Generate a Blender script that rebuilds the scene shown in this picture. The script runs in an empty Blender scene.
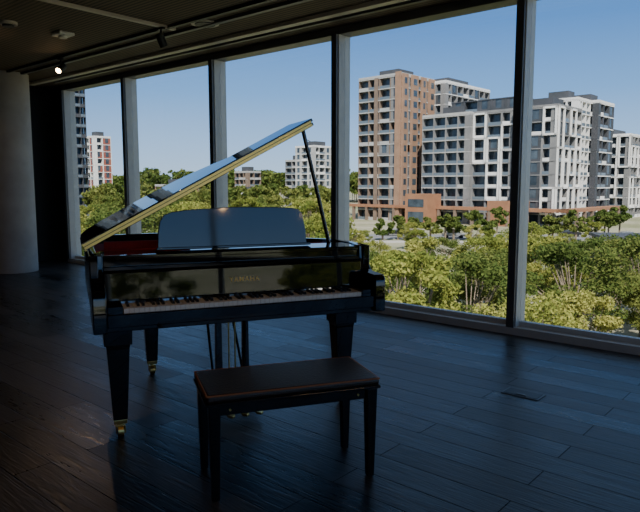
import bpy, math, random
import numpy as np
from mathutils import Vector, Matrix
random.seed(7)
rng = np.random.default_rng(7)
scene = bpy.context.scene
COL = scene.collection

# ---------------------------------------------------------------- materials
def mat(name, color=(.5,.5,.5), rough=.5, metal=0, spec=.5, coat=0, emit=None, estr=0):
    m = bpy.data.materials.new(name); m.use_nodes = True
    b = m.node_tree.nodes['Principled BSDF']
    b.inputs['Base Color'].default_value = (*color, 1)
    b.inputs['Roughness'].default_value = rough
    b.inputs['Metallic'].default_value = metal
    b.inputs['Specular IOR Level'].default_value = spec
    b.inputs['Coat Weight'].default_value = coat
    if emit:
        b.inputs['Emission Color'].default_value = (*emit, 1)
        b.inputs['Emission Strength'].default_value = estr
    return m

def noisy(name, c1, c2, scale=5, rough=.5, bump=0, spec=.5, metal=0, coords='Object', stretch=(1,1,1), detail=4):
    m = mat(name, c1, rough, metal, spec)
    nt = m.node_tree; N = nt.nodes; L = nt.links
    b = N['Principled BSDF']
    tc = N.new('ShaderNodeTexCoord'); mp = N.new('ShaderNodeMapping'); mp.inputs['Scale'].default_value = stretch
    no = N.new('ShaderNodeTexNoise'); no.inputs['Scale'].default_value = scale; no.inputs['Detail'].default_value = detail
    cr = N.new('ShaderNodeValToRGB')
    cr.color_ramp.elements[0].position = .3; cr.color_ramp.elements[0].color = (*c1, 1)
    cr.color_ramp.elements[1].position = .7; cr.color_ramp.elements[1].color = (*c2, 1)
    L.new(tc.outputs[coords], mp.inputs[0]); L.new(mp.outputs[0], no.inputs['Vector'])
    L.new(no.outputs['Fac'], cr.inputs[0]); L.new(cr.outputs[0], b.inputs['Base Color'])
    if bump:
        bp = N.new('ShaderNodeBump'); bp.inputs['Strength'].default_value = bump; bp.inputs['Distance'].default_value = .01
        L.new(no.outputs['Fac'], bp.inputs['Height']); L.new(bp.outputs[0], b.inputs['Normal'])
    return m

M = {}
M['lacquer'] = mat('black_lacquer', (.004,.004,.005), .03, spec=.85)
M['desk'] = mat('black_desk_blue_sheen', (.04,.055,.075), .06, spec=.9)  # black desk with a bluish reflection mixed into its base colour
M['brass'] = mat('brass', (.88,.62,.20), .3, 1)
M['letter'] = mat('gilt_lettering', (.85,.60,.20), .55, .5)
M['gold'] = noisy('gold_plate', (.55,.36,.10), (.65,.44,.14), 6, .35, metal=.8)
M['felt'] = noisy('red_felt', (.45,.02,.015), (.55,.03,.02), 60, .9)
M['wood_in'] = noisy('spruce', (.35,.2,.09), (.42,.25,.12), 5, .5, stretch=(1,12,1))
M['ivory'] = mat('white_key', (.78,.76,.70), .25)
M['ebony'] = mat('black_key', (.008,.008,.008), .3)
M['steel'] = mat('steel', (.5,.5,.5), .3, 1)
M['leather'] = noisy('brown_black_leather', (.018,.011,.008), (.034,.019,.012), 90, .33, bump=.25)
M['piping'] = mat('warm_glint_piping', (.30,.11,.035), .4)  # tan tone stands in for the warm reflection along the seat edge
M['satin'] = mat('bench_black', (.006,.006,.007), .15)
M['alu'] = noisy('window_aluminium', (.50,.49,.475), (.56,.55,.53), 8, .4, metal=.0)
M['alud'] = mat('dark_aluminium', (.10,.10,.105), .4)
M['wall'] = noisy('dark_wall_paint', (.012,.012,.013), (.016,.016,.017), 4, .8)
M['concrete'] = noisy('concrete', (.34,.30,.27), (.44,.40,.36), 3, .85, bump=.2, detail=8)
M['trackm'] = mat('track_grey', (.60,.53,.45), .4)
M['blackm'] = mat('black_metal', (.01,.01,.01), .45)
M['whitep'] = mat('white_plastic', (.8,.77,.72), .5)
M['lamp'] = mat('lamp_glow', (1,.8,.5), .5, emit=(1,.62,.28), estr=40)

# glass: thin architectural pane
g = bpy.data.materials.new('window_glass'); g.use_nodes = True
nt = g.node_tree; nt.nodes.clear()
o = nt.nodes.new('ShaderNodeOutputMaterial'); tr = nt.nodes.new('ShaderNodeBsdfTransparent'); gl = nt.nodes.new('ShaderNodeBsdfGlossy')
mx = nt.nodes.new('ShaderNodeMixShader'); lw = nt.nodes.new('ShaderNodeLayerWeight'); lw.inputs['Blend'].default_value = .5
pw_ = nt.nodes.new('ShaderNodeMath'); pw_.operation='POWER'; pw_.inputs[1].default_value=5
ma_ = nt.nodes.new('ShaderNodeMath'); ma_.operation='MULTIPLY_ADD'; ma_.inputs[1].default_value=.7; ma_.inputs[2].default_value=.03
tr.inputs['Color'].default_value = (.92,.945,.96,1); gl.inputs['Roughness'].default_value = .02
nt.links.new(lw.outputs['Facing'], pw_.inputs[0]); nt.links.new(pw_.outputs[0], ma_.inputs[0]); nt.links.new(ma_.outputs[0], mx.inputs[0])
nt.links.new(tr.outputs[0], mx.inputs[1]); nt.links.new(gl.outputs[0], mx.inputs[2]); nt.links.new(mx.outputs[0], o.inputs[0])
M['glass'] = g

# floor planks
fm = mat('dark_oak_planks', (.02,.02,.02), .38, spec=.4)
nt = fm.node_tree; N = nt.nodes; L = nt.links; b = N['Principled BSDF']
tc = N.new('ShaderNodeTexCoord')
br = N.new('ShaderNodeTexBrick'); br.inputs['Scale'].default_value = 1; br.inputs['Brick Width'].default_value = 1.9; br.inputs['Row Height'].default_value = .19
br.inputs['Mortar Size'].default_value = .003; br.inputs['Mortar Smooth'].default_value = .15; br.offset = .37; br.inputs['Bias'].default_value = 0
br.inputs['Color1'].default_value = (0,0,0,1); br.inputs['Color2'].default_value = (1,1,1,1); br.inputs['Mortar'].default_value = (.0,.0,.0,1)
L.new(tc.outputs['Object'], br.inputs['Vector'])
mp = N.new('ShaderNodeMapping'); mp.inputs['Scale'].default_value = (1.2, 12, 1)
L.new(tc.outputs['Object'], mp.inputs[0])
no = N.new('ShaderNodeTexNoise'); no.inputs['Scale'].default_value = 3; no.inputs['Detail'].default_value = 8; no.inputs['Distortion'].default_value = 1.6
L.new(mp.outputs[0], no.inputs['Vector'])
plank = N.new('ShaderNodeValToRGB'); plank.color_ramp.elements[0].color = (.004,.0042,.005,1); plank.color_ramp.elements[1].color = (.044,.042,.042,1)
L.new(br.outputs['Color'], plank.inputs[0])
mul = N.new('ShaderNodeMixRGB'); mul.blend_type = 'MULTIPLY'; mul.inputs[0].default_value = .85
cr = N.new('ShaderNodeValToRGB'); cr.color_ramp.elements[0].position = .35; cr.color_ramp.elements[0].color = (.2,.2,.2,1); cr.color_ramp.elements[1].position = .65; cr.color_ramp.elements[1].color = (1.5,1.5,1.5,1)
L.new(no.outputs['Fac'], cr.inputs[0]); L.new(plank.outputs['Color'], mul.inputs[1]); L.new(cr.outputs[0], mul.inputs[2]); L.new(mul.outputs[0], b.inputs['Base Color'])
rr = N.new('ShaderNodeMapRange'); rr.inputs[1].default_value = .3; rr.inputs[2].default_value = .7; rr.inputs[3].default_value = .22; rr.inputs[4].default_value = .38
L.new(no.outputs['Fac'], rr.inputs[0])
r2 = N.new('ShaderNodeMath'); r2.operation='MULTIPLY_ADD'; r2.inputs[1].default_value=.13; L.new(br.outputs['Color'], r2.inputs[0]); L.new(rr.outputs[0], r2.inputs[2]); L.new(r2.outputs[0], b.inputs['Roughness'])
sp = N.new('ShaderNodeMapRange'); sp.inputs[3].default_value=.46; sp.inputs[4].default_value=.03; L.new(br.outputs['Fac'], sp.inputs[0]); L.new(sp.outputs[0], b.inputs['Specular IOR Level'])
ad = N.new('ShaderNodeMath'); ad.operation = 'MULTIPLY_ADD'; ad.inputs[1].default_value = -1.3
L.new(br.outputs['Fac'], ad.inputs[0]); L.new(no.outputs['Fac'], ad.inputs[2])
bp = N.new('ShaderNodeBump'); bp.inputs['Strength'].default_value = .5; bp.inputs['Distance'].default_value = .005
L.new(ad.outputs[0], bp.inputs['Height']); L.new(bp.outputs[0], b.inputs['Normal'])
M['floor'] = fm

# ceiling: dark fine-ribbed acoustic panels
cm = mat('acoustic_ceiling', (.02,.015,.012), .75)
nt = cm.node_tree; N = nt.nodes; L = nt.links; b = N['Principled BSDF']
tc = N.new('ShaderNodeTexCoord'); wv = N.new('ShaderNodeTexWave'); wv.bands_direction = 'Y'; wv.inputs['Scale'].default_value = 6
cr = N.new('ShaderNodeValToRGB'); cr.color_ramp.elements[0].color = (.025,.017,.012,1); cr.color_ramp.elements[1].color = (.15,.095,.06,1)
L.new(tc.outputs['Object'], wv.inputs['Vector']); L.new(wv.outputs['Fac'], cr.inputs[0]); L.new(cr.outputs[0], b.inputs['Base Color'])
M['ceil'] = cm

# ---------------------------------------------------------------- mesh builder
class MB:
    def __init__(s): s.v=[]; s.f=[]; s.m=[]; s.names=[]
    def mi(s, n):
        if n not in s.names: s.names.append(n)
        return s.names.index(n)
    def add(s, verts, faces, m):
        k=len(s.v); s.v += [tuple(x) for x in verts]; i=s.mi(m)
        for f in faces: s.f.append(tuple(k+a for a in f)); s.m.append(i)
    def box(s, x0,x1,y0,y1,z0,z1,m, T=None):
        vs=[(x,y,z) for z in (z0,z1) for y in (y0,y1) for x in (x0,x1)]
        if T: vs=[T(*p) for p in vs]
        s.add(vs, [(0,2,3,1),(4,5,7,6),(0,1,5,4),(2,6,7,3),(0,4,6,2),(1,3,7,5)], m)
    def taper(s, cx,cy,z0,z1,w0,w1,m,d0=None,d1=None):
        d0=d0 or w0; d1=d1 or w1; vs=[]
        for z,w,d in((z0,w0,d0),(z1,w1,d1)):
            for sy in(-1,1):
                for sx in(-1,1): vs.append((cx+sx*w/2,cy+sy*d/2,z))
        s.add(vs, [(0,2,3,1),(4,5,7,6),(0,1,5,4),(2,6,7,3),(0,4,6,2),(1,3,7,5)], m)
    def prism(s, pts, z0, z1, m, axis='z'):
        n=len(pts)
        if axis=='z': vs=[(x,y,z0) for x,y in pts]+[(x,y,z1) for x,y in pts]
        elif axis=='x': vs=[(z0,x,y) for x,y in pts]+[(z1,x,y) for x,y in pts]
        else: vs=[(x,z0,y) for x,y in pts]+[(x,z1,y) for x,y in pts]
        fs=[tuple(range(n))[::-1], tuple(range(n,2*n))]+[(i,(i+1)%n,n+(i+1)%n,n+i) for i in range(n)]
        s.add(vs,fs,m)
    def rod(s, p, q, r, m, n=12, r2=None):
        p=Vector(p); q=Vector(q); d=(q-p).normalized(); r2=r if r2 is None else r2
        a=d.orthogonal().normalized(); c=d.cross(a); vs=[]
        for base,rad in((p,r),(q,r2)):
            for i in range(n):
                t=2*math.pi*i/n; vs.append(base+a*math.cos(t)*rad+c*math.sin(t)*rad)
        fs=[(i,(i+1)%n,n+(i+1)%n,n+i) for i in range(n)]+[tuple(range(n))[::-1],tuple(range(n,2*n))]
        s.add(vs,fs,m)
    def build(s, name, parent=None, loc=(0,0,0), rot=(0,0,0), bevel=0, smooth=False, segs=2):
        me=bpy.data.meshes.new(name); me.from_pydata(s.v,[],s.f)
        for n in s.names: me.materials.append(M[n])
        me.polygons.foreach_set('material_index', s.m)
        import bmesh
        bm=bmesh.new(); bm.from_mesh(me); bmesh.ops.recalc_face_normals(bm, faces=bm.faces); bm.to_mesh(me); bm.free()
        if smooth:
            me.polygons.foreach_set('use_smooth',[True]*len(me.polygons))
            me.set_sharp_from_angle(angle=math.radians(35))
        ob=bpy.data.objects.new(name,me); COL.objects.link(ob)
        ob.location=loc; ob.rotation_euler=rot
        if parent: ob.parent=parent
        if bevel:
            bv=ob.modifiers.new('bevel','BEVEL'); bv.width=bevel; bv.segments=segs; bv.limit_method='ANGLE'; bv.angle_limit=math.radians(40)
        return ob

def empty(name, loc, rotz=0):
    e=bpy.data.objects.new(name,None); COL.objects.link(e); e.location=loc; e.rotation_euler=(0,0,rotz); e.empty_display_size=.2
    return e

# ---------------------------------------------------------------- room (frame along the window wall)
A = Vector((-4.36,11.1,0)); RZ = math.atan2(-.654,.7565)
def room(mb, name, **k): return mb.build(name, loc=A, rot=(0,0,RZ), **k)
H=3.1; S0=-.55; S1=15.0; YB=-12.0
mb=MB(); mb.box(S0-.2,S1+.2,YB-.2,.14,-.3,0,'floor'); room(mb,'floor')
mb=MB(); mb.box(S0-.2,S1+.2,YB-.2,.14,H,H+.3,'ceil'); room(mb,'ceiling')
mb=MB(); mb.box(S0-.2,S0,YB,.14,0,H,'wall'); room(mb,'wall_left')
mb=MB(); mb.box(S0,-.145,-.08,.14,0,H,'wall'); room(mb,'wall_front')
mb=MB(); mb.box(S0-.2,S1+.2,YB-.2,YB,0,H,'wall'); room(mb,'wall_rear')
mb=MB(); mb.box(S1,S1+.2,YB,.14,0,.10,'wall'); mb.box(S1,S1+.2,YB,.14,2.95,H,'wall'); mb.box(S1,S1+.2,YB,-9.3,.10,2.95,'wall'); mb.box(S1,S1+.2,-.3,.14,.10,2.95,'wall')
for yy in(-3,-5.1,-7.2): mb.box(S1,S1+.12,yy-.04,yy+.04,.10,2.95,'alu')
room(mb,'wall_right')
mb=MB(); mb.box(S1+.14,S1+.145,-9.3,-.3,.10,2.95,'glass'); room(mb,'window_8')  # unseen window, added for fill light and the piano's reflections
mul=[-.10,1.84,3.96,6.08,8.20,10.32,12.44,14.7]
for i in range(7):
    a,c=mul[i],mul[i+1]; mb=MB()
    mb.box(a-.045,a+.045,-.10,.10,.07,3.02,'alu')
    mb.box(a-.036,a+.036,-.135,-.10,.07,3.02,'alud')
    if i==6: mb.box(c-.045,c+.3,-.10,.10,.07,3.02,'alu')
    mb.box(a-.045,c-.045,-.12,.10,0.0,.07,'alu')
    mb.box(a+.045,c-.045,-.03,.03,.07,.115,'alu')
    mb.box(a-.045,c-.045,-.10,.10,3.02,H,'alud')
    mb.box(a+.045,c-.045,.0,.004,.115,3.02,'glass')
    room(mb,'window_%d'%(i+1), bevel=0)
# ceiling trims / light tracks
mb=MB(); mb.box(-.2,14.8,-.635,-.545,H-.04,H,'trackm'); room(mb,'trim_1')
mb=MB(); mb.box(.2,14.5,-1.15,-1.10,H-.03,H,'alud'); mb.box(.2,14.5,-.40,-.36,H-.02,H,'alud'); room(mb,'trim_2')
mb=MB(); mb.box(4.70,4.75,-5.2,-1.25,H-.03,H,'trackm'); room(mb,'lighting_track')
mb=MB(); mb.box(.6,12,-1.36,-1.32,H-.03,H,'blackm'); room(mb,'lighting_track')

def spot(s,y,glow=True,power=18,aim=(0,-.3,-1),drop=.0):
    mb=MB(); mb.rod((0,0,0),(0,0,-.07-drop),.012,'blackm'); mb.box(-.05,.05,-.02,.02,-.02,0,'blackm')
    d=Vector(aim).normalized(); p=Vector((0,0,-.13-drop))
    mb.rod(p-d*.07,p+d*.07,.045,'blackm',20); mb.rod(p+d*.0701,p+d*.073,.036,'lamp' if glow else 'blackm',20)
    ob=room(mb,'track_spotlight',smooth=True)
    rz=Matrix.Rotation(RZ,4,'Z'); ob.location=A+(rz@Vector((s,y,H-.03)))
    if glow and power:
        l=bpy.data.lights.new('spot_lamp','SPOT'); l.energy=power; l.color=(1,.62,.32); l.spot_size=math.radians(100); l.shadow_soft_size=.03
        lo=bpy.data.objects.new('lamp',l); COL.objects.link(lo); lo.parent=ob; lo.location=p+d*.08
        lo.rotation_euler=d.to_track_quat('-Z','Y').to_euler()
    return ob
spot(2.32,-1.34,True,22,(.35,-.75,-.6)); spot(4.72,-1.42,False,0,(0,.5,-1))
spot(8.6,-4.8,True,16,(-.3,.35,-1)); spot(10.6,-6.2,True,10,(-.3,.6,-1)); spot(3.2,-4.6,True,22,(-.6,.3,-.8))  # last spot is out of view, added to brighten the column
for s_,y_,dr in((13.6,-3.9,.40),(13.9,-4.6,.60),(14.2,-5.2,.35),(12.6,-4.3,.7),(14.4,-3.3,.75)): spot(s_,y_,True,0,(-1,.12,-.16),dr)
mb=MB(); mb.box(-.11,.11,-.09,.09,-.035,0,'whitep'); mb.rod((0,0,-.035),(0,0,-.06),.05,'whitep',20)
mb.build('smoke_detector',loc=(-2.93,7.30,H),rot=(0,0,RZ),bevel=.01)
mb=MB(); mb.rod((0,0,0),(0,0,-.012),.15,'trackm',32); mb.rod((0,0,-.012),(0,0,-.02),.11,'blackm',32); mb.build('ceiling_speaker',loc=(-1.23,6.87,H))
mb=MB(); mb.rod((0,0,0),(0,0,-.03),.09,'trackm',32); mb.rod((0,0,-.03),(0,0,-.05),.06,'blackm',24); mb.build('ceiling_sensor',loc=(-3.31,6.82,H))
# column
mb=MB(); mb.rod((0,0,0),(0,0,H),.35,'concrete',64); mb.build('round_column',loc=(-4.93,9.93,0),smooth=True)
# floor outlet: frame with hinged lid and lift tab
mb=MB(); mb.box(-.125,.125,-.07,.07,0,.005,'alud'); mb.box(-.112,.112,-.057,.057,.005,.007,'blackm'); mb.box(-.03,.03,-.045,-.025,.007,.010,'alud')
mb.build('floor_outlet',loc=(1.35,3.99,0),rot=(0,0,RZ))

# ---------------------------------------------------------------- grand piano
W=1.68; PT=math.radians(22)
piano=empty('grand_piano',(-1.158,3.103,0),PT)
key=[(W,.22),(W,.38),(W,.52),(W-.02,.68),(W-.12,.83),(W-.29,.95),(W-.44,1.10),(W-.56,1.30),(W-.70,1.53),(W-.88,1.70),(W-1.10,1.76),(.34,1.75),(.10,1.66),(.008,1.48),(0,1.2),(0,.8),(0,.5),(0,.22)]
def catmull(P,n=6):
    out=[]
    for i in range(len(P)-1):
        p0=P[max(i-1,0)];p1=P[i];p2=P[i+1];p3=P[min(i+2,len(P)-1)]
        for k in range(n):
            t=k/n
            out.append(tuple(.5*((2*p1[j])+(-p0[j]+p2[j])*t+(2*p0[j]-5*p1[j]+4*p2[j]-p3[j])*t*t+(-p0[j]+3*p1[j]-3*p2[j]+p3[j])*t**3) for j in(0,1)))
    out.append(P[-1]); return out
O=catmull(key)
def offset(P,d):
    out=[]
    for i in range(len(P)):
        a=P[max(i-1,0)];c=P[min(i+1,len(P)-1)]
        t=Vector((c[0]-a[0],c[1]-a[1])).normalized(); out.append((P[i][0]-t.y*d,P[i][1]+t.x*d))
    return out
def wallstrip(mb,P,Q,z0,z1,m):
    n=len(P); vs=[(*p,z0) for p in P]+[(*p,z1) for p in P]+[(*p,z0) for p in Q]+[(*p,z1) for p in Q]; fs=[]
    for i in range(n-1):
        fs+=[(i,i+1,n+i+1,n+i),(2*n+i,3*n+i,3*n+i+1,2*n+i+1),(n+i,n+i+1,3*n+i+1,3*n+i),(i,2*n+i,2*n+i+1,i+1)]
    fs+=[(0,n,3*n,2*n),(n-1,3*n-1,4*n-1,2*n-1)]
    mb.add(vs,fs,m)
mb=MB(); wallstrip(mb,O,offset(O,.045),.68,1.0,'lacquer'); mb.build('rim',piano,bevel=.005,smooth=True)
# arms (cheeks) with profile
prof=[(0,.615),(0,.795),(.004,.815),(.014,.83),(.03,.838),(.17,.842),(.205,.855),(.225,.885),(.235,.93),(.24,1.0),(.36,1.0),(.36,.615)]
mb=MB(); mb.prism(prof,0,.07,'lacquer','x'); mb.prism(prof,W-.07,W,'lacquer','x'); mb.build('arms',piano,bevel=.006,smooth=True)
K0=.155; K1=W-.145
mb=MB(); mb.box(.0,W,.03,.5,.615,.67,'lacquer'); mb.box(.07,W-.07,.012,.035,.64,.712,'lacquer')
mb.box(.07,K0-.003,.035,.2,.66,.752,'lacquer'); mb.box(K1+.003,W-.07,.035,.2,.66,.752,'lacquer')
mb.build('keybed',piano,bevel=.005)
mb=MB()
mb.prism([(.192,.750),(.21,.750),(.235,.905),(.225,.915),(.20,.905)],.07,W-.07,'lacquer','x')
mb.box(.07,W-.07,.232,.26,.74,.935,'lacquer'); mb.box(.07,W-.07,.25,.30,.90,.975,'lacquer')
mb.build('fallboard',piano,bevel=.004)
mb=MB(); mb.box(.045,W-.045,.25,.52,.972,.994,'lacquer'); mb.build('music_shelf',piano,bevel=.004)
mb=MB(); kw=(K1-K0)/52
for i in range(52): mb.box(K0+i*kw+.0006,K0+(i+1)*kw-.0006,.038,.2,.69,.735,'ivory')
mb.build('white_keys',piano,bevel=.0012,segs=1)
mb=MB()
for i in range(51):
    if 'ABCDEFG'[i%7] in 'ACDFG':
        x=K0+(i+1)*kw; mb.taper(x,.142,.735,.749,.016,.0125,'ebony',.11,.10)
mb.build('black_keys',piano)
# lettering
cu=bpy.data.curves.new('lettering','FONT'); cu.body='YAMAHA'; cu.size=.038; cu.extrude=.0008; cu.space_character=1.25; cu.align_x='CENTER'; cu.offset=.0007
t=bpy.data.objects.new('tmp',cu); COL.objects.link(t); bpy.context.view_layer.update()
me=bpy.data.meshes.new_from_object(t); bpy.data.objects.remove(t); me.materials.clear(); me.materials.append(M['letter'])
lt=bpy.data.objects.new('fallboard_lettering',me); COL.objects.link(lt); lt.parent=piano
lt.location=(W/2+.01,.1938,.82); lt.rotation_euler=(math.radians(87),0,0)
# inside
inn=offset(O,.047); inn=[p for p in inn if p[1]>.5]
poly=[(W-.047,.5)]+inn+[(.047,.5)]
mb=MB(); mb.prism(poly,.70,.72,'wood_in'); mb.prism(poly,.885,.90,'gold'); mb.build('iron_plate',piano)
mb=MB(); mb.box(.06,W-.1,.53,.60,.90,.955,'lacquer'); mb.box(.05,.13,.62,1.35,.90,.965,'felt'); mb.box(.08,W-.15,.605,.635,.90,.99,'felt'); mb.box(.047,.06,.5,1.45,.94,.998,'felt'); mb.box(.10,.62,.66,.70,.93,1.035,'felt')
for i in range(66):
    x=.15+i*.019; mb.box(x,x+.006,.64,.70,.94,.975,'ebony')
mb.build('dampers',piano)
mb=MB()
for i in range(60):
    x=.15+i*.02; ymax=1.45 if x<.75 else 1.45-(x-.75)*1.15
    mb.rod((x,.55,.93),(x*.9+.02,max(ymax,.75),.93),.0012,'steel',5)
mb.build('strings',piano)
mb=MB()
for x,yy in((.35,1.45),(.75,1.4),(1.15,.9)): mb.box(x-.04,x+.04,.4,yy,.62,.70,'lacquer')
mb.build('braces',piano)
# music desk
dw=.47
dp=[(-dw,0),(-dw+.006,.10),(-dw+.02,.17),(-dw+.045,.205),(-dw+.09,.222),(-dw+.2,.235),(0,.247),(dw-.2,.243),(dw-.09,.236),(dw-.05,.228),(dw-.025,.20),(dw-.008,.10),(dw,0)]
mb=MB(); mb.prism(dp,-.009,.009,'desk','y'); mb.box(-dw-.01,dw+.01,-.05,.0,-.004,.012,'lacquer')
mb.build('music_desk',piano,loc=(.855,.42,1.0),rot=(math.radians(-6),0,0),bevel=.004,smooth=True)
# lid
AL=math.radians(28.2); LY=.47; LW=W-.085
lo=[p for p in offset(O,-.014) if p[1]>LY+.01]
lp=[(LW-.02,LY),(LW,LY+.02)]+[(min(p[0],LW),p[1]) for p in lo if p[1]>LY+.03]+[(-.014,LY)]
lid_rot=(0,-AL,0); lid_loc=(0,0,1.012)
mb=MB(); mb.prism(lp,0,.022,'lacquer'); mb.box(-.014,LW,LY+.002,LY+.44,.027,.047,'lacquer'); mb.build('lid',piano,loc=lid_loc,rot=lid_rot,bevel=.004,smooth=True)
mb=MB(); mb.box(-.012,LW-.02,LY-.006,LY+.0015,.004,.038,'brass'); mb.box(-.012,LW-.02,LY-.008,LY-.005,.020,.0235,'blackm'); mb.build('lid_hinge',piano,loc=lid_loc,rot=lid_rot)
mb=MB(); mb.rod((-.008,.5,1.006),(-.008,1.4,1.006),.007,'brass'); mb.build('side_hinge',piano)
tx=1.53
px_=W-.13; mb=MB(); mb.rod((px_,.56,.95),(tx*math.cos(AL),.54,1.012+tx*math.sin(AL)-.004),.013,'lacquer'); mb.rod((px_,.56,.93),(px_,.56,.99),.018,'brass')
mb.build('prop_stick',piano,smooth=True)
# legs
def leg(n,x,y,top):
    mb=MB(); mb.taper(x,y,top-.09,top,.145,.15,'lacquer'); mb.taper(x,y,top-.11,top-.09,.12,.125,'lacquer')
    mb.taper(x,y,.10,top-.11,.075,.118,'lacquer'); mb.taper(x,y,.075,.10,.068,.072,'brass')
    mb.rod((x,y,.05),(x,y,.08),.012,'brass'); mb.box(x-.026,x-.02,y-.03,y+.02,.02,.06,'brass'); mb.box(x+.02,x+.026,y-.03,y+.02,.02,.06,'brass'); mb.box(x-.026,x+.026,y-.02,y+.02,.055,.064,'brass')
    mb.rod((x-.017,y-.012,.031),(x+.017,y-.012,.031),.031,'brass',20)
    mb.build(n,piano,bevel=.003)
leg('leg_1',.125,.17,.615); leg('leg_2',1.475,.20,.615); leg('leg_3',.43,1.28,.70)
# lyre
c=.82; mb=MB()
mb.box(c-.14,c+.14,.36,.46,.56,.62,'lacquer'); mb.box(c-.15,c+.15,.30,.47,.07,.14,'lacquer')
for dx in(-.085,.085): mb.taper(c+dx,.41,.14,.56,.042,.036,'lacquer')
for dx in(-.02,.02): mb.rod((c+dx,.41,.14),(c+dx,.41,.56),.005,'brass')
for dx in(-.10,.10): mb.rod((c+dx,.47,.10),(c+dx*.8,.85,.66),.009,'lacquer')
for dx in(-.085,0,.085):
    mb.prism([(c+dx-.012,.31),(c+dx-.014,.20),(c+dx-.024,.14),(c+dx-.02,.09),(c+dx,.07),(c+dx+.02,.09),(c+dx+.024,.14),(c+dx+.014,.20),(c+dx+.012,.31)],.04,.054,'brass')
mb.build('pedal_lyre',piano,bevel=.003)

# ---------------------------------------------------------------- bench
bench=empty('piano_bench',(-.165,2.865,0),math.radians(19))
bw,bd=.405,.195
mb=MB(); mb.box(-bw,bw,-bd,bd,.448,.486,'leather'); mb.build('seat',bench,bevel=.014,segs=4,smooth=True)
mb=MB()
cs_=[(-bw+.004,-bd+.004),(bw-.004,-bd+.004),(bw-.004,bd-.004),(-bw+.004,bd-.004)]
for i in range(4): mb.rod((*cs_[i],.4815),(*cs_[(i+1)%4],.4815),.0045,'piping',8)
mb.build('seat_piping',bench)
mb=MB(); mb.box(-bw-.003,bw+.003,-bd-.003,bd+.003,.436,.450,'satin'); mb.box(-bw+.025,bw-.025,-bd+.02,bd-.02,.385,.436,'satin'); mb.build('apron',bench,bevel=.004)
mb=MB()
for sx in(-1,1): mb.rod((sx*.30,-bd+.018,.41),(sx*.30,-bd+.012,.41),.005,'brass')
mb.build('screws',bench)
k=1
for sx in(-1,1):
    for sy in(-1,1):
        mb=MB(); mb.taper(sx*(bw-.037),sy*(bd-.03),0.004,.436,.034,.052,'satin'); mb.taper(sx*(bw-.037),sy*(bd-.03),0,.006,.026,.026,'blackm'); mb.build('leg_%d'%k,bench,bevel=.003); k+=1

# ---------------------------------------------------------------- outside world
GZ=-9.0
M['ground']=noisy('park_ground',(.15,.17,.06),(.40,.36,.26),.06,.95,detail=6)
M['asphalt']=noisy('asphalt',(.17,.17,.175),(.24,.24,.24),.5,.9)
M['pave']=noisy('paving',(.42,.39,.35),(.5,.47,.42),.4,.9)
M['bglass']=noisy('building_glass',(.02,.03,.04),(.09,.115,.14),.35,.15)
M['bwhite']=noisy('white_render',(.72,.70,.67),(.80,.78,.75),.3,.8)
M['bgrey']=noisy('grey_render',(.17,.17,.17),(.24,.23,.225),.3,.8)
M['blight']=noisy('light_grey_render',(.38,.375,.36),(.46,.45,.43),.3,.8)
M['brick']=noisy('terracotta_brick',(.28,.165,.105),(.35,.21,.135),.5,.85)
M['orange']=noisy('orange_cladding',(.28,.13,.07),(.35,.17,.09),.5,.85)
M['brown']=noisy('brown_cladding',(.17,.12,.09),(.24,.17,.125),.5,.85)
M['bdark']=noisy('charcoal_cladding',(.045,.05,.055),(.07,.07,.08),.4,.6)
M['bal']=mat('balustrade_glass',(.13,.16,.19),.15)
M['blueg']=noisy('blue_curtain_wall',(.03,.07,.13),(.06,.12,.20),.2,.12)
M['red']=mat('red_panels',(.30,.09,.06),.7)
mb=MB(); mb.box(-900,900,-400,1600,GZ-1,GZ,'ground'); mb.build('ground')
mbS=MB()
def strip(p,q,w,m,z=.05):
    p=Vector(p);q=Vector(q);d=(q-p).normalized();n=Vector((-d.y,d.x))*w/2
    vs=[(*(p+n),GZ+.0),(*(p-n),GZ+.0),(*(q-n),GZ+.0),(*(q+n),GZ+.0)]; vs+= [(a,b_,GZ+z) for a,b_,_ in vs]
    mbS.add(vs,[(0,1,2,3),(4,5,6,7),(0,1,5,4),(1,2,6,5),(2,3,7,6),(3,0,4,7)],m)
strip((-160,138),(190,112),11,'asphalt'); strip((-160,126),(190,101),4,'pave',.08); strip((72,40),(120,190),9,'asphalt',.04); strip((5,60),(90,92),3,'pave',.06); strip((-40,70),(5,60),3,'pave',.06)
mbS.build('street')

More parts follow.
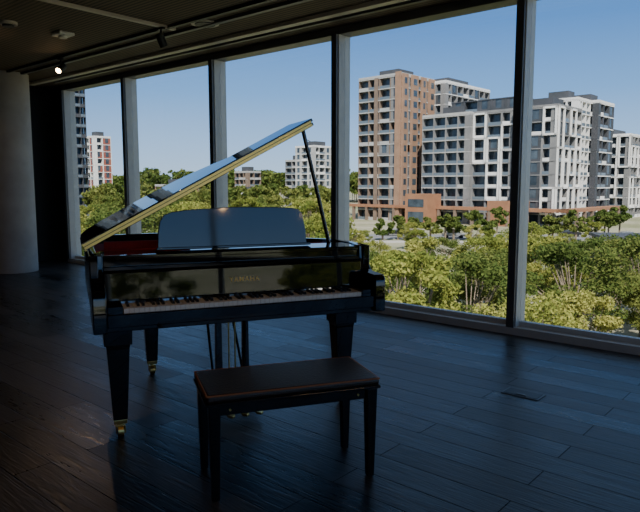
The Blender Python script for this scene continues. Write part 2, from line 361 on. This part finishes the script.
PH=math.radians(43); LL=Vector((-math.cos(PH),math.sin(PH))); RR=Vector((math.sin(PH),math.cos(PH)))
def apartment(mb, cx,cy,a,b_,floors,fh,z0,slab,wall,pier=None,ua=0,va=0,bay=3.6,fill=.35,solid=.3,seed=1,glass='bglass',roof=True,pw=.35,frame=None,balc=None):
    r=random.Random(seed); pier=pier or wall; balc=balc or slab
    T=lambda u,v,z:(cx+LL.x*u+RR.x*v,cy+LL.y*u+RR.y*v,z)
    B=lambda u0,u1,v0,v1,z0_,z1_,m: mb.box(u0,u1,v0,v1,z0_,z1_,m,T)
    u0,u1,v0,v1=ua,ua+a,va,va+b_; top=z0+floors*fh; rec=1.6
    B(u0+rec,u1-.2,v0+rec,v1-.2,z0,top,glass)
    for k in range(floors+1):
        z=z0+k*fh; B(u0,u1,v0,v1,z-.13,z+.13,slab)
    for face in(0,1):
        ln=a if face==0 else b_; nb=max(1,round(ln/bay)); w=ln/nb
        pat=[r.random() for _ in range(nb)]
        def FB(a0,a1,d0,d1,zz0,zz1,m):
            if face==0: B(u0+a0,u0+a1,v0+d0,v0+d1,zz0,zz1,m)
            else: B(u0+d0,u0+d1,v0+a0,v0+a1,zz0,zz1,m)
        for i in range(nb+1):
            e=i*w; e0=max(0,e-pw/2); e1=min(ln,e+pw/2)
            FB(e0,e1,.02,rec+.1,z0,top,pier)
        if frame:   # picture frames spanning several storeys
            for i in range(nb):
                k=1+r.randrange(2)
                while k<floors-1:
                    hgt=r.choice([2,2,3]); kk=min(k+hgt,floors)
                    if r.random()<.8:
                        a0=i*w+.1;a1=(i+1)*w-.1;za=z0+k*fh-.1;zb=z0+kk*fh+.3; dd=-.35
                        FB(a0,a1,dd,.05,za,za+.45,frame);FB(a0,a1,dd,.05,zb-.45,zb,frame);FB(a0,a0+.45,dd,.05,za,zb,frame);FB(a1-.45,a1,dd,.05,za,zb,frame)
                    k=kk+r.choice([0,1])
        for k in range(floors):
            z=z0+k*fh+.13; zt=z+fh-.26
            for i in range(nb):
                e0=i*w+pw/2; e1=(i+1)*w-pw/2; q=pat[i] if r.random()<.8 else r.random()
                if q<fill:
                    FB(e0,e1,.12,.35,z,z+.6,wall); mid=(e0+e1)/2
                    FB(e0,mid-.8,.12,.35,z+.6,zt,wall); FB(mid+.9,e1,.12,.35,z+.6,zt,wall); FB(mid-.8,mid+.9,.22,.3,z+.6,zt,glass)
                else:
                    FB(e0,e1,.05,.12,z,z+.8,balc if r.random()<solid else 'bal')
                    if r.random()<.25: FB(e0,e0+(e1-e0)*.3,rec-.15,rec,z,zt,wall)
    if roof:
        B(u0,u1,v0,v1,top+.2,top+.8,slab); B(u0+a*.3,u0+a*.75,v0+b_*.3,v0+b_*.75,top+.8,top+3.0,'bdark')

# brown tower
mb=MB()
apartment(mb,22.8,178,15.5,16.7,13,3.15,GZ,'blight','bgrey','brown',seed=3,fill=.3)
T=lambda u,v,z:(22.8+LL.x*u+RR.x*v,178+LL.y*u+RR.y*v,z)
for v0,wd in((0.2,2.6),(4.6,3.2),(9.6,2.4),(13.6,2.9)):
    mb.box(-.5,.1,v0,v0+wd,GZ,GZ+41.5,'brick',T)
    for k in range(13): mb.box(-.56,.0,v0+.7,v0+wd-.7,GZ+k*3.15+1.0,GZ+k*3.15+2.7,'bglass',T)
mb.box(0.0,1.8,-.5,.1,GZ,GZ+42,'brick',T); mb.box(8.2,9.4,-.3,.1,GZ,GZ+41,'brown',T)
apartment(mb,37,187,14,27,13,3.1,GZ,'bwhite','bdark','bgrey',seed=9,fill=.3)
mb.build('brick_and_grey_apartment_towers')
# white mid-rise
mb=MB()
apartment(mb,56.5,150,11,15,9,3.2,GZ,'bgrey','bdark','bgrey',seed=4,bay=3.7,solid=.35,pw=.5,fill=.12,frame='bwhite',balc='bwhite')
apartment(mb,56.5,150,12,16,9,3.2,GZ,'bgrey','bdark','bgrey',ua=11.2,va=1.5,seed=5,bay=4,solid=.3,pw=.5,fill=.1,frame='bwhite',balc='bwhite')
apartment(mb,56.5,150,15,15,9,3.2,GZ,'blight','bdark','bgrey',ua=23.2,va=0,seed=6,bay=3.7,fill=.2,pw=.4,solid=.1)
apartment(mb,56.5,150,12,9,10,3.2,GZ,'bwhite','bgrey','bwhite',ua=1.2,va=15.2,seed=7,bay=3.0,pw=.4,fill=.1,solid=.1)
apartment(mb,56.5,150,12,12,10,3.2,GZ,'bwhite','bdark','bdark',ua=-.8,va=24.5,seed=8,bay=4,pw=.5,fill=.2)
apartment(mb,56.5,150,20,10,1,3.1,GZ+29.8,'bdark','bdark',ua=12,va=5,seed=8,bay=4,roof=False)
T=lambda u,v,z:(56.5+LL.x*u+RR.x*v,150+LL.y*u+RR.y*v,z)
mb.box(-5,66,-3.5,-.6,GZ+3.9,GZ+4.7,'orange',T); mb.box(-5,-2,-3.5,34,GZ+3.9,GZ+4.7,'orange',T)
for i in range(15): mb.box(-5+i*5,-4.3+i*5,-3.4,-2.7,GZ,GZ+3.9,'brown',T)
for i in range(8): mb.box(-5,-4.3,-3+i*5,-2.3+i*5,GZ,GZ+3.9,'brown',T)
mb.box(31,38,-8,-1,GZ,GZ+8,'orange',T); mb.box(32,37,-8.1,-7.9,GZ+.5,GZ+3.2,'bglass',T); mb.box(32,37,-8.1,-7.9,GZ+4.5,GZ+6.6,'bglass',T)
mb.box(6,16,-3.2,-.5,GZ,GZ+6.4,'orange',T)
mb.build('white_apartment_block')
mb=MB(); apartment(mb,97,196,26,26,8,3.2,GZ,'bwhite','blight','bgrey',seed=12,pw=.5,fill=.2,frame='bwhite'); apartment(mb,97,196,10,40,7,3.2,GZ,'bwhite','bgrey',ua=-12,va=14,seed=13,pw=.7,fill=.2); mb.build('pale_apartment_block')
# left
mb=MB(); apartment(mb,-80,198,25,7,14,3.2,GZ,'bdark','blueg','bdark',seed=15,glass='blueg',bay=2,pw=.15,fill=0); mb.build('glass_office_tower')
mb=MB(); apartment(mb,-108,300,9,9,10,3.3,GZ,'bwhite','red','bwhite',seed=16,fill=.4,pw=.5); mb.build('red_and_white_flats')
mb=MB(); apartment(mb,-3,290,12,16,9,3.1,GZ,'bwhite','blight',seed=18); apartment(mb,-3,290,9,10,7,3.1,GZ,'blight','bgrey',ua=12,va=2,seed=19); mb.build('pale_flats')
mb=MB(); apartment(mb,-36,310,10,9,5,3.3,GZ,'blight','brown',seed=20); mb.build('brown_flats')
mb=MB(); apartment(mb,-60,260,16,14,3,3.3,GZ,'blight','brick',seed=21); apartment(mb,-60,260,12,14,2,3.3,GZ,'bwhite','brown',ua=-30,va=12,seed=22); mb.build('low_office_building')
# cranes
for cx,cy,hh,an in((2,345,31,2.6),(-8,350,28,.5)):
    mb=MB(); mb.rod((0,0,0),(0,0,hh),.35,'bdark',6); d=Vector((math.cos(an),math.sin(an)*.3,0)).normalized()
    mb.rod(Vector((0,0,hh-1)),Vector((0,0,hh+4))+d*9,.25,'bdark',6); mb.rod(Vector((0,0,hh-1)),Vector((0,0,hh-1))-d*4,.4,'bdark',6)
    mb.build('tower_crane',loc=(cx,cy,GZ))
# park shelter with dark roof on the right
mb=MB(); mb.box(-9,9,-4,4,3.2,3.6,'bdark')
for x in(-8,-3,3,8):
    for y in(-3.4,3.4): mb.box(x-.15,x+.15,y-.15,y+.15,0,3.2,'blight')
mb.box(-7,6,-2,2,0,2.6,'bgrey'); mb.build('bus_shelter',loc=(47,84,GZ),rot=(0,0,-.2))

# cars
carm=[mat('car_white',(.7,.7,.7),.2),mat('car_black',(.02,.02,.025),.2),mat('car_silver',(.35,.36,.38),.25,.5),mat('car_red',(.4,.03,.02),.2)]
for i,m in enumerate(carm): M['car%d'%i]=m
M['tyre']=mat('tyre',(.01,.01,.01),.8)
def car(i,x,y,r):
    mb=MB(); P=[(-2.2,.35),(-2.25,.8),(-1.5,.95),(-.9,1.42),(.7,1.45),(1.5,1.0),(2.2,.85),(2.25,.35)]
    mb.prism(P,-.85,.85,'car%d'%i,'y'); mb.prism([(-1.35,.97),(-.85,1.36),(.65,1.39),(1.35,1.0)],-.87,.87,'bglass','y')
    for wx in(-1.4,1.4):
        for s_ in(-1,1): mb.rod((wx,s_*.72,.33),(wx,s_*.9,.33),.33,'tyre',14)
    mb.build('parked_car',loc=(x,y,GZ+.06),rot=(0,0,r),bevel=.06)
dirs=math.atan2(-26,350)
for i in range(16):
    x=-60+i*11+random.uniform(-2,2); y=138-26/350*(x+160)+random.choice([-2.6,2.6]); car(i%3,x,y,dirs)
for i in range(5): car((i*3+1)%4, 61+i*6, 84+i*.5, 1.4)

# ---------------------------------------------------------------- trees
def leafmat(name,c1,c2,c3):
    m=bpy.data.materials.new(name); m.use_nodes=True; nt=m.node_tree; nt.nodes.clear(); N=nt.nodes; L=nt.links
    o=N.new('ShaderNodeOutputMaterial'); d=N.new('ShaderNodeBsdfDiffuse'); t=N.new('ShaderNodeBsdfTranslucent'); mx=N.new('ShaderNodeMixShader'); mx.inputs[0].default_value=.3
    ge=N.new('ShaderNodeNewGeometry'); oi=N.new('ShaderNodeObjectInfo'); cr=N.new('ShaderNodeValToRGB'); no=N.new('ShaderNodeTexNoise'); no.inputs['Scale'].default_value=.12
    ad=N.new('ShaderNodeMath'); ad.operation='ADD'; ml=N.new('ShaderNodeMath'); ml.operation='MULTIPLY'; ml.inputs[1].default_value=.3
    a2=N.new('ShaderNodeMath'); a2.operation='MULTIPLY_ADD'; a2.inputs[1].default_value=.22; L.new(oi.outputs['Random'],a2.inputs[0]); L.new(no.outputs['Fac'],a2.inputs[2])
    L.new(ge.outputs['Position'],no.inputs['Vector']); L.new(ge.outputs['Random Per Island'],ml.inputs[0]); L.new(a2.outputs[0],ad.inputs[0]); L.new(ml.outputs[0],ad.inputs[1])
    e=cr.color_ramp.elements; e[0].position=.5; e[0].color=(*c1,1); e[1].position=1.0; e[1].color=(*c3,1); n_=e.new(.75); n_.color=(*c2,1)
    L.new(ad.outputs[0],cr.inputs[0]); L.new(cr.outputs[0],d.inputs[0]); L.new(cr.outputs[0],t.inputs[0]); L.new(d.outputs[0],mx.inputs[1]); L.new(t.outputs[0],mx.inputs[2]); L.new(mx.outputs[0],o.inputs[0])
    return m
M['leaf']=leafmat('eucalypt_leaves',(.12,.17,.035),(.26,.28,.06),(.43,.40,.12))
M['leafd']=leafmat('dark_leaves',(.06,.10,.025),(.12,.16,.04),(.21,.22,.06))
M['bark']=noisy('bark',(.16,.12,.08),(.28,.22,.16),3,.9)

def crown(n,h,r,size,nc=26,cl=.28):
    """leaf quads gathered in clumps around branch ends"""
    cs=[]; 
    for _ in range(nc):
        a=rng.uniform(0,2*np.pi); zz=rng.uniform(-.75,1); rad=r*math.sqrt(max(0.05,1-zz*zz*.85))*rng.uniform(.45,.95)
        cs.append((rad*np.cos(a),rad*np.sin(a),h*.62+zz*h*.36))
    cs=np.array(cs); idx=rng.integers(0,nc,n)
    off=rng.normal(0,1,(n,3)); off/=np.linalg.norm(off,axis=1)[:,None]; off*= (rng.uniform(0,1,(n,1))**.45)*r*np.array([cl,cl,cl*.62])
    C=cs[idx]+off
    a=rng.normal(0,1,(n,3)); a/=np.linalg.norm(a,axis=1)[:,None]; c=rng.normal(0,1,(n,3)); c-= (c*a).sum(1)[:,None]*a; c/=np.linalg.norm(c,axis=1)[:,None]
    s=size*rng.uniform(.6,1.3,(n,1)); a*=s; c*=s*.55
    V=np.stack([C-a,C-c,C+a,C+c],1).reshape(-1,3)
    return V,cs
def quadmesh(name,V,mats,trunk=None):
    nq=len(V)//4; tv=np.array(trunk.v) if trunk else np.zeros((0,3)); 
    verts=np.concatenate([V,tv]).tolist(); faces=np.arange(nq*4).reshape(-1,4).tolist()
    if trunk: faces+= [tuple(nq*4+i for i in f) for f in trunk.f]
    me=bpy.data.meshes.new(name); me.from_pydata(verts,[],faces)
    for m in mats: me.materials.append(m)
    mi=np.zeros(len(faces),dtype=np.int32); mi[nq:]=1; me.polygons.foreach_set('material_index',mi); return me
tmpl=[]
for i in range(5):
    h=7.6; r=2.7+.3*i; V,cs=crown(8500,h,r,.12,nc=34,cl=.25)
    tb=MB(); tb.rod((0,0,0),(.1,0,h*.4),.2,'bark',8,.13)
    for c_ in cs: tb.rod((.1,0,h*.32),tuple(c_),.06,'bark',5,.02)
    tmpl.append((quadmesh('tree_mesh_%d'%i,V,[M['leaf'] if i!=3 else M['leafd'],M['bark']],tb),h))
def place(x,y,h,i):
    me,hh=tmpl[i]; ob=bpy.data.objects.new('gum_tree',me); COL.objects.link(ob); ob.location=(x,y,GZ); s=h/hh; ob.scale=(s*random.uniform(.95,1.15),s*random.uniform(.95,1.15),s); ob.rotation_euler=(0,0,random.uniform(0,6.28))
n=0; pl=[]
def sc(r0,r1,y0,y1,h0,h1,cnt,gap):
    t_=0;c_=0
    while c_<cnt and t_<4000:
        t_+=1; y=math.sqrt(random.uniform(y0*y0,y1*y1)); x=random.uniform(r0,r1)*y
        if any((x-a)**2+(y-b)**2<gap*gap for a,b in pl): continue
        if 36<x<58 and 77<y<91: continue
        pl.append((x,y)); place(x,y,random.uniform(h0,h1),random.randrange(5)); c_+=1
sc(.05,.72,26,48,4.8,7.1,21,4.7)
sc(.05,.72,48,70,4.2,6.2,13,6.3)
sc(.05,.62,70,102,3.2,4.8,11,9)
sc(-.48,.05,40,100,6.5,8.8,24,7)
for i in range(14):  # unseen trees behind the camera, added for the fallboard to mirror
    x=random.uniform(28,60); y=-12-random.uniform(0,1)*45; place(x,y,random.uniform(7,9.5),i%5)
# mid-distance grove and far belt, one mesh each
def grove(name,cnt,r0,r1,y0,y1,h0,h1,nl,size,m,ok=lambda x,y:True):
    Vs=[]; tb=MB(); c_=0
    while c_<cnt:
        y=random.uniform(y0,y1); x=random.uniform(r0,r1)*y
        if not ok(x,y): continue
        h=random.uniform(h0,h1); V,cs=crown(nl,h,h*.42,size,16); Vs.append(V+np.array([x,y,GZ])); tb.rod((x,y,GZ),(x,y,GZ+h*.5),.2,'bark',5); c_+=1
    me=quadmesh(name,np.concatenate(Vs),[M[m],M['bark']],tb); ob=bpy.data.objects.new(name,me); COL.objects.link(ob)
grove('street_trees',70,-.45,.04,148,240,7,11,900,.45,'leafd',ok=lambda x,y: not(x<-70 and y>185))
grove('avenue_trees',18,.04,.62,114,134,4,6.2,1200,.35,'leafd',ok=lambda x,y: abs(y-(138-26/350*(x+160)))>6)
grove('distant_tree_belt',190,-.5,.10,360,430,13,20,420,1.1,'leafd')
grove('distant_woodland',60,.12,.75,300,350,10,14,420,1.1,'leafd')

# ---------------------------------------------------------------- sky, sun
w=bpy.data.worlds.new('sky'); scene.world=w; w.use_nodes=True; nt=w.node_tree; N=nt.nodes; L=nt.links
bg=N['Background']; tc=N.new('ShaderNodeTexCoord'); sx=N.new('ShaderNodeSeparateXYZ'); cr=N.new('ShaderNodeValToRGB')
L.new(tc.outputs['Generated'],sx.inputs[0]); L.new(sx.outputs['Z'],cr.inputs[0]); L.new(cr.outputs[0],bg.inputs[0])
e=cr.color_ramp.elements; e[0].position=0; e[0].color=(.42,.55,.69,1); e[1].position=1; e[1].color=(.17,.22,.30,1)
for p,c_ in((.06,(.30,.465,.70)),(.14,(.15,.325,.62)),(.24,(.07,.205,.50)),(.34,(.10,.21,.41)),(.5,(.17,.24,.35))):
    n_=e.new(p); n_.color=(*c_,1)
bg.inputs[1].default_value=1.95
sl=bpy.data.lights.new('sun','SUN'); sl.energy=9.0; sl.angle=math.radians(.6); sl.color=(1,.93,.83)
so=bpy.data.objects.new('sun',sl); COL.objects.link(so); so.rotation_euler=Vector((-.02,.75,-.8)).to_track_quat('-Z','Y').to_euler()

# ---------------------------------------------------------------- camera
cd=bpy.data.cameras.new('camera'); cd.sensor_width=36; cd.lens=34.875; cd.clip_end=3000; cd.clip_start=.05
co=bpy.data.objects.new('camera',cd); COL.objects.link(co); co.location=(0,0,1.38); co.rotation_euler=(math.radians(90-6.53),0,0)
scene.camera=co
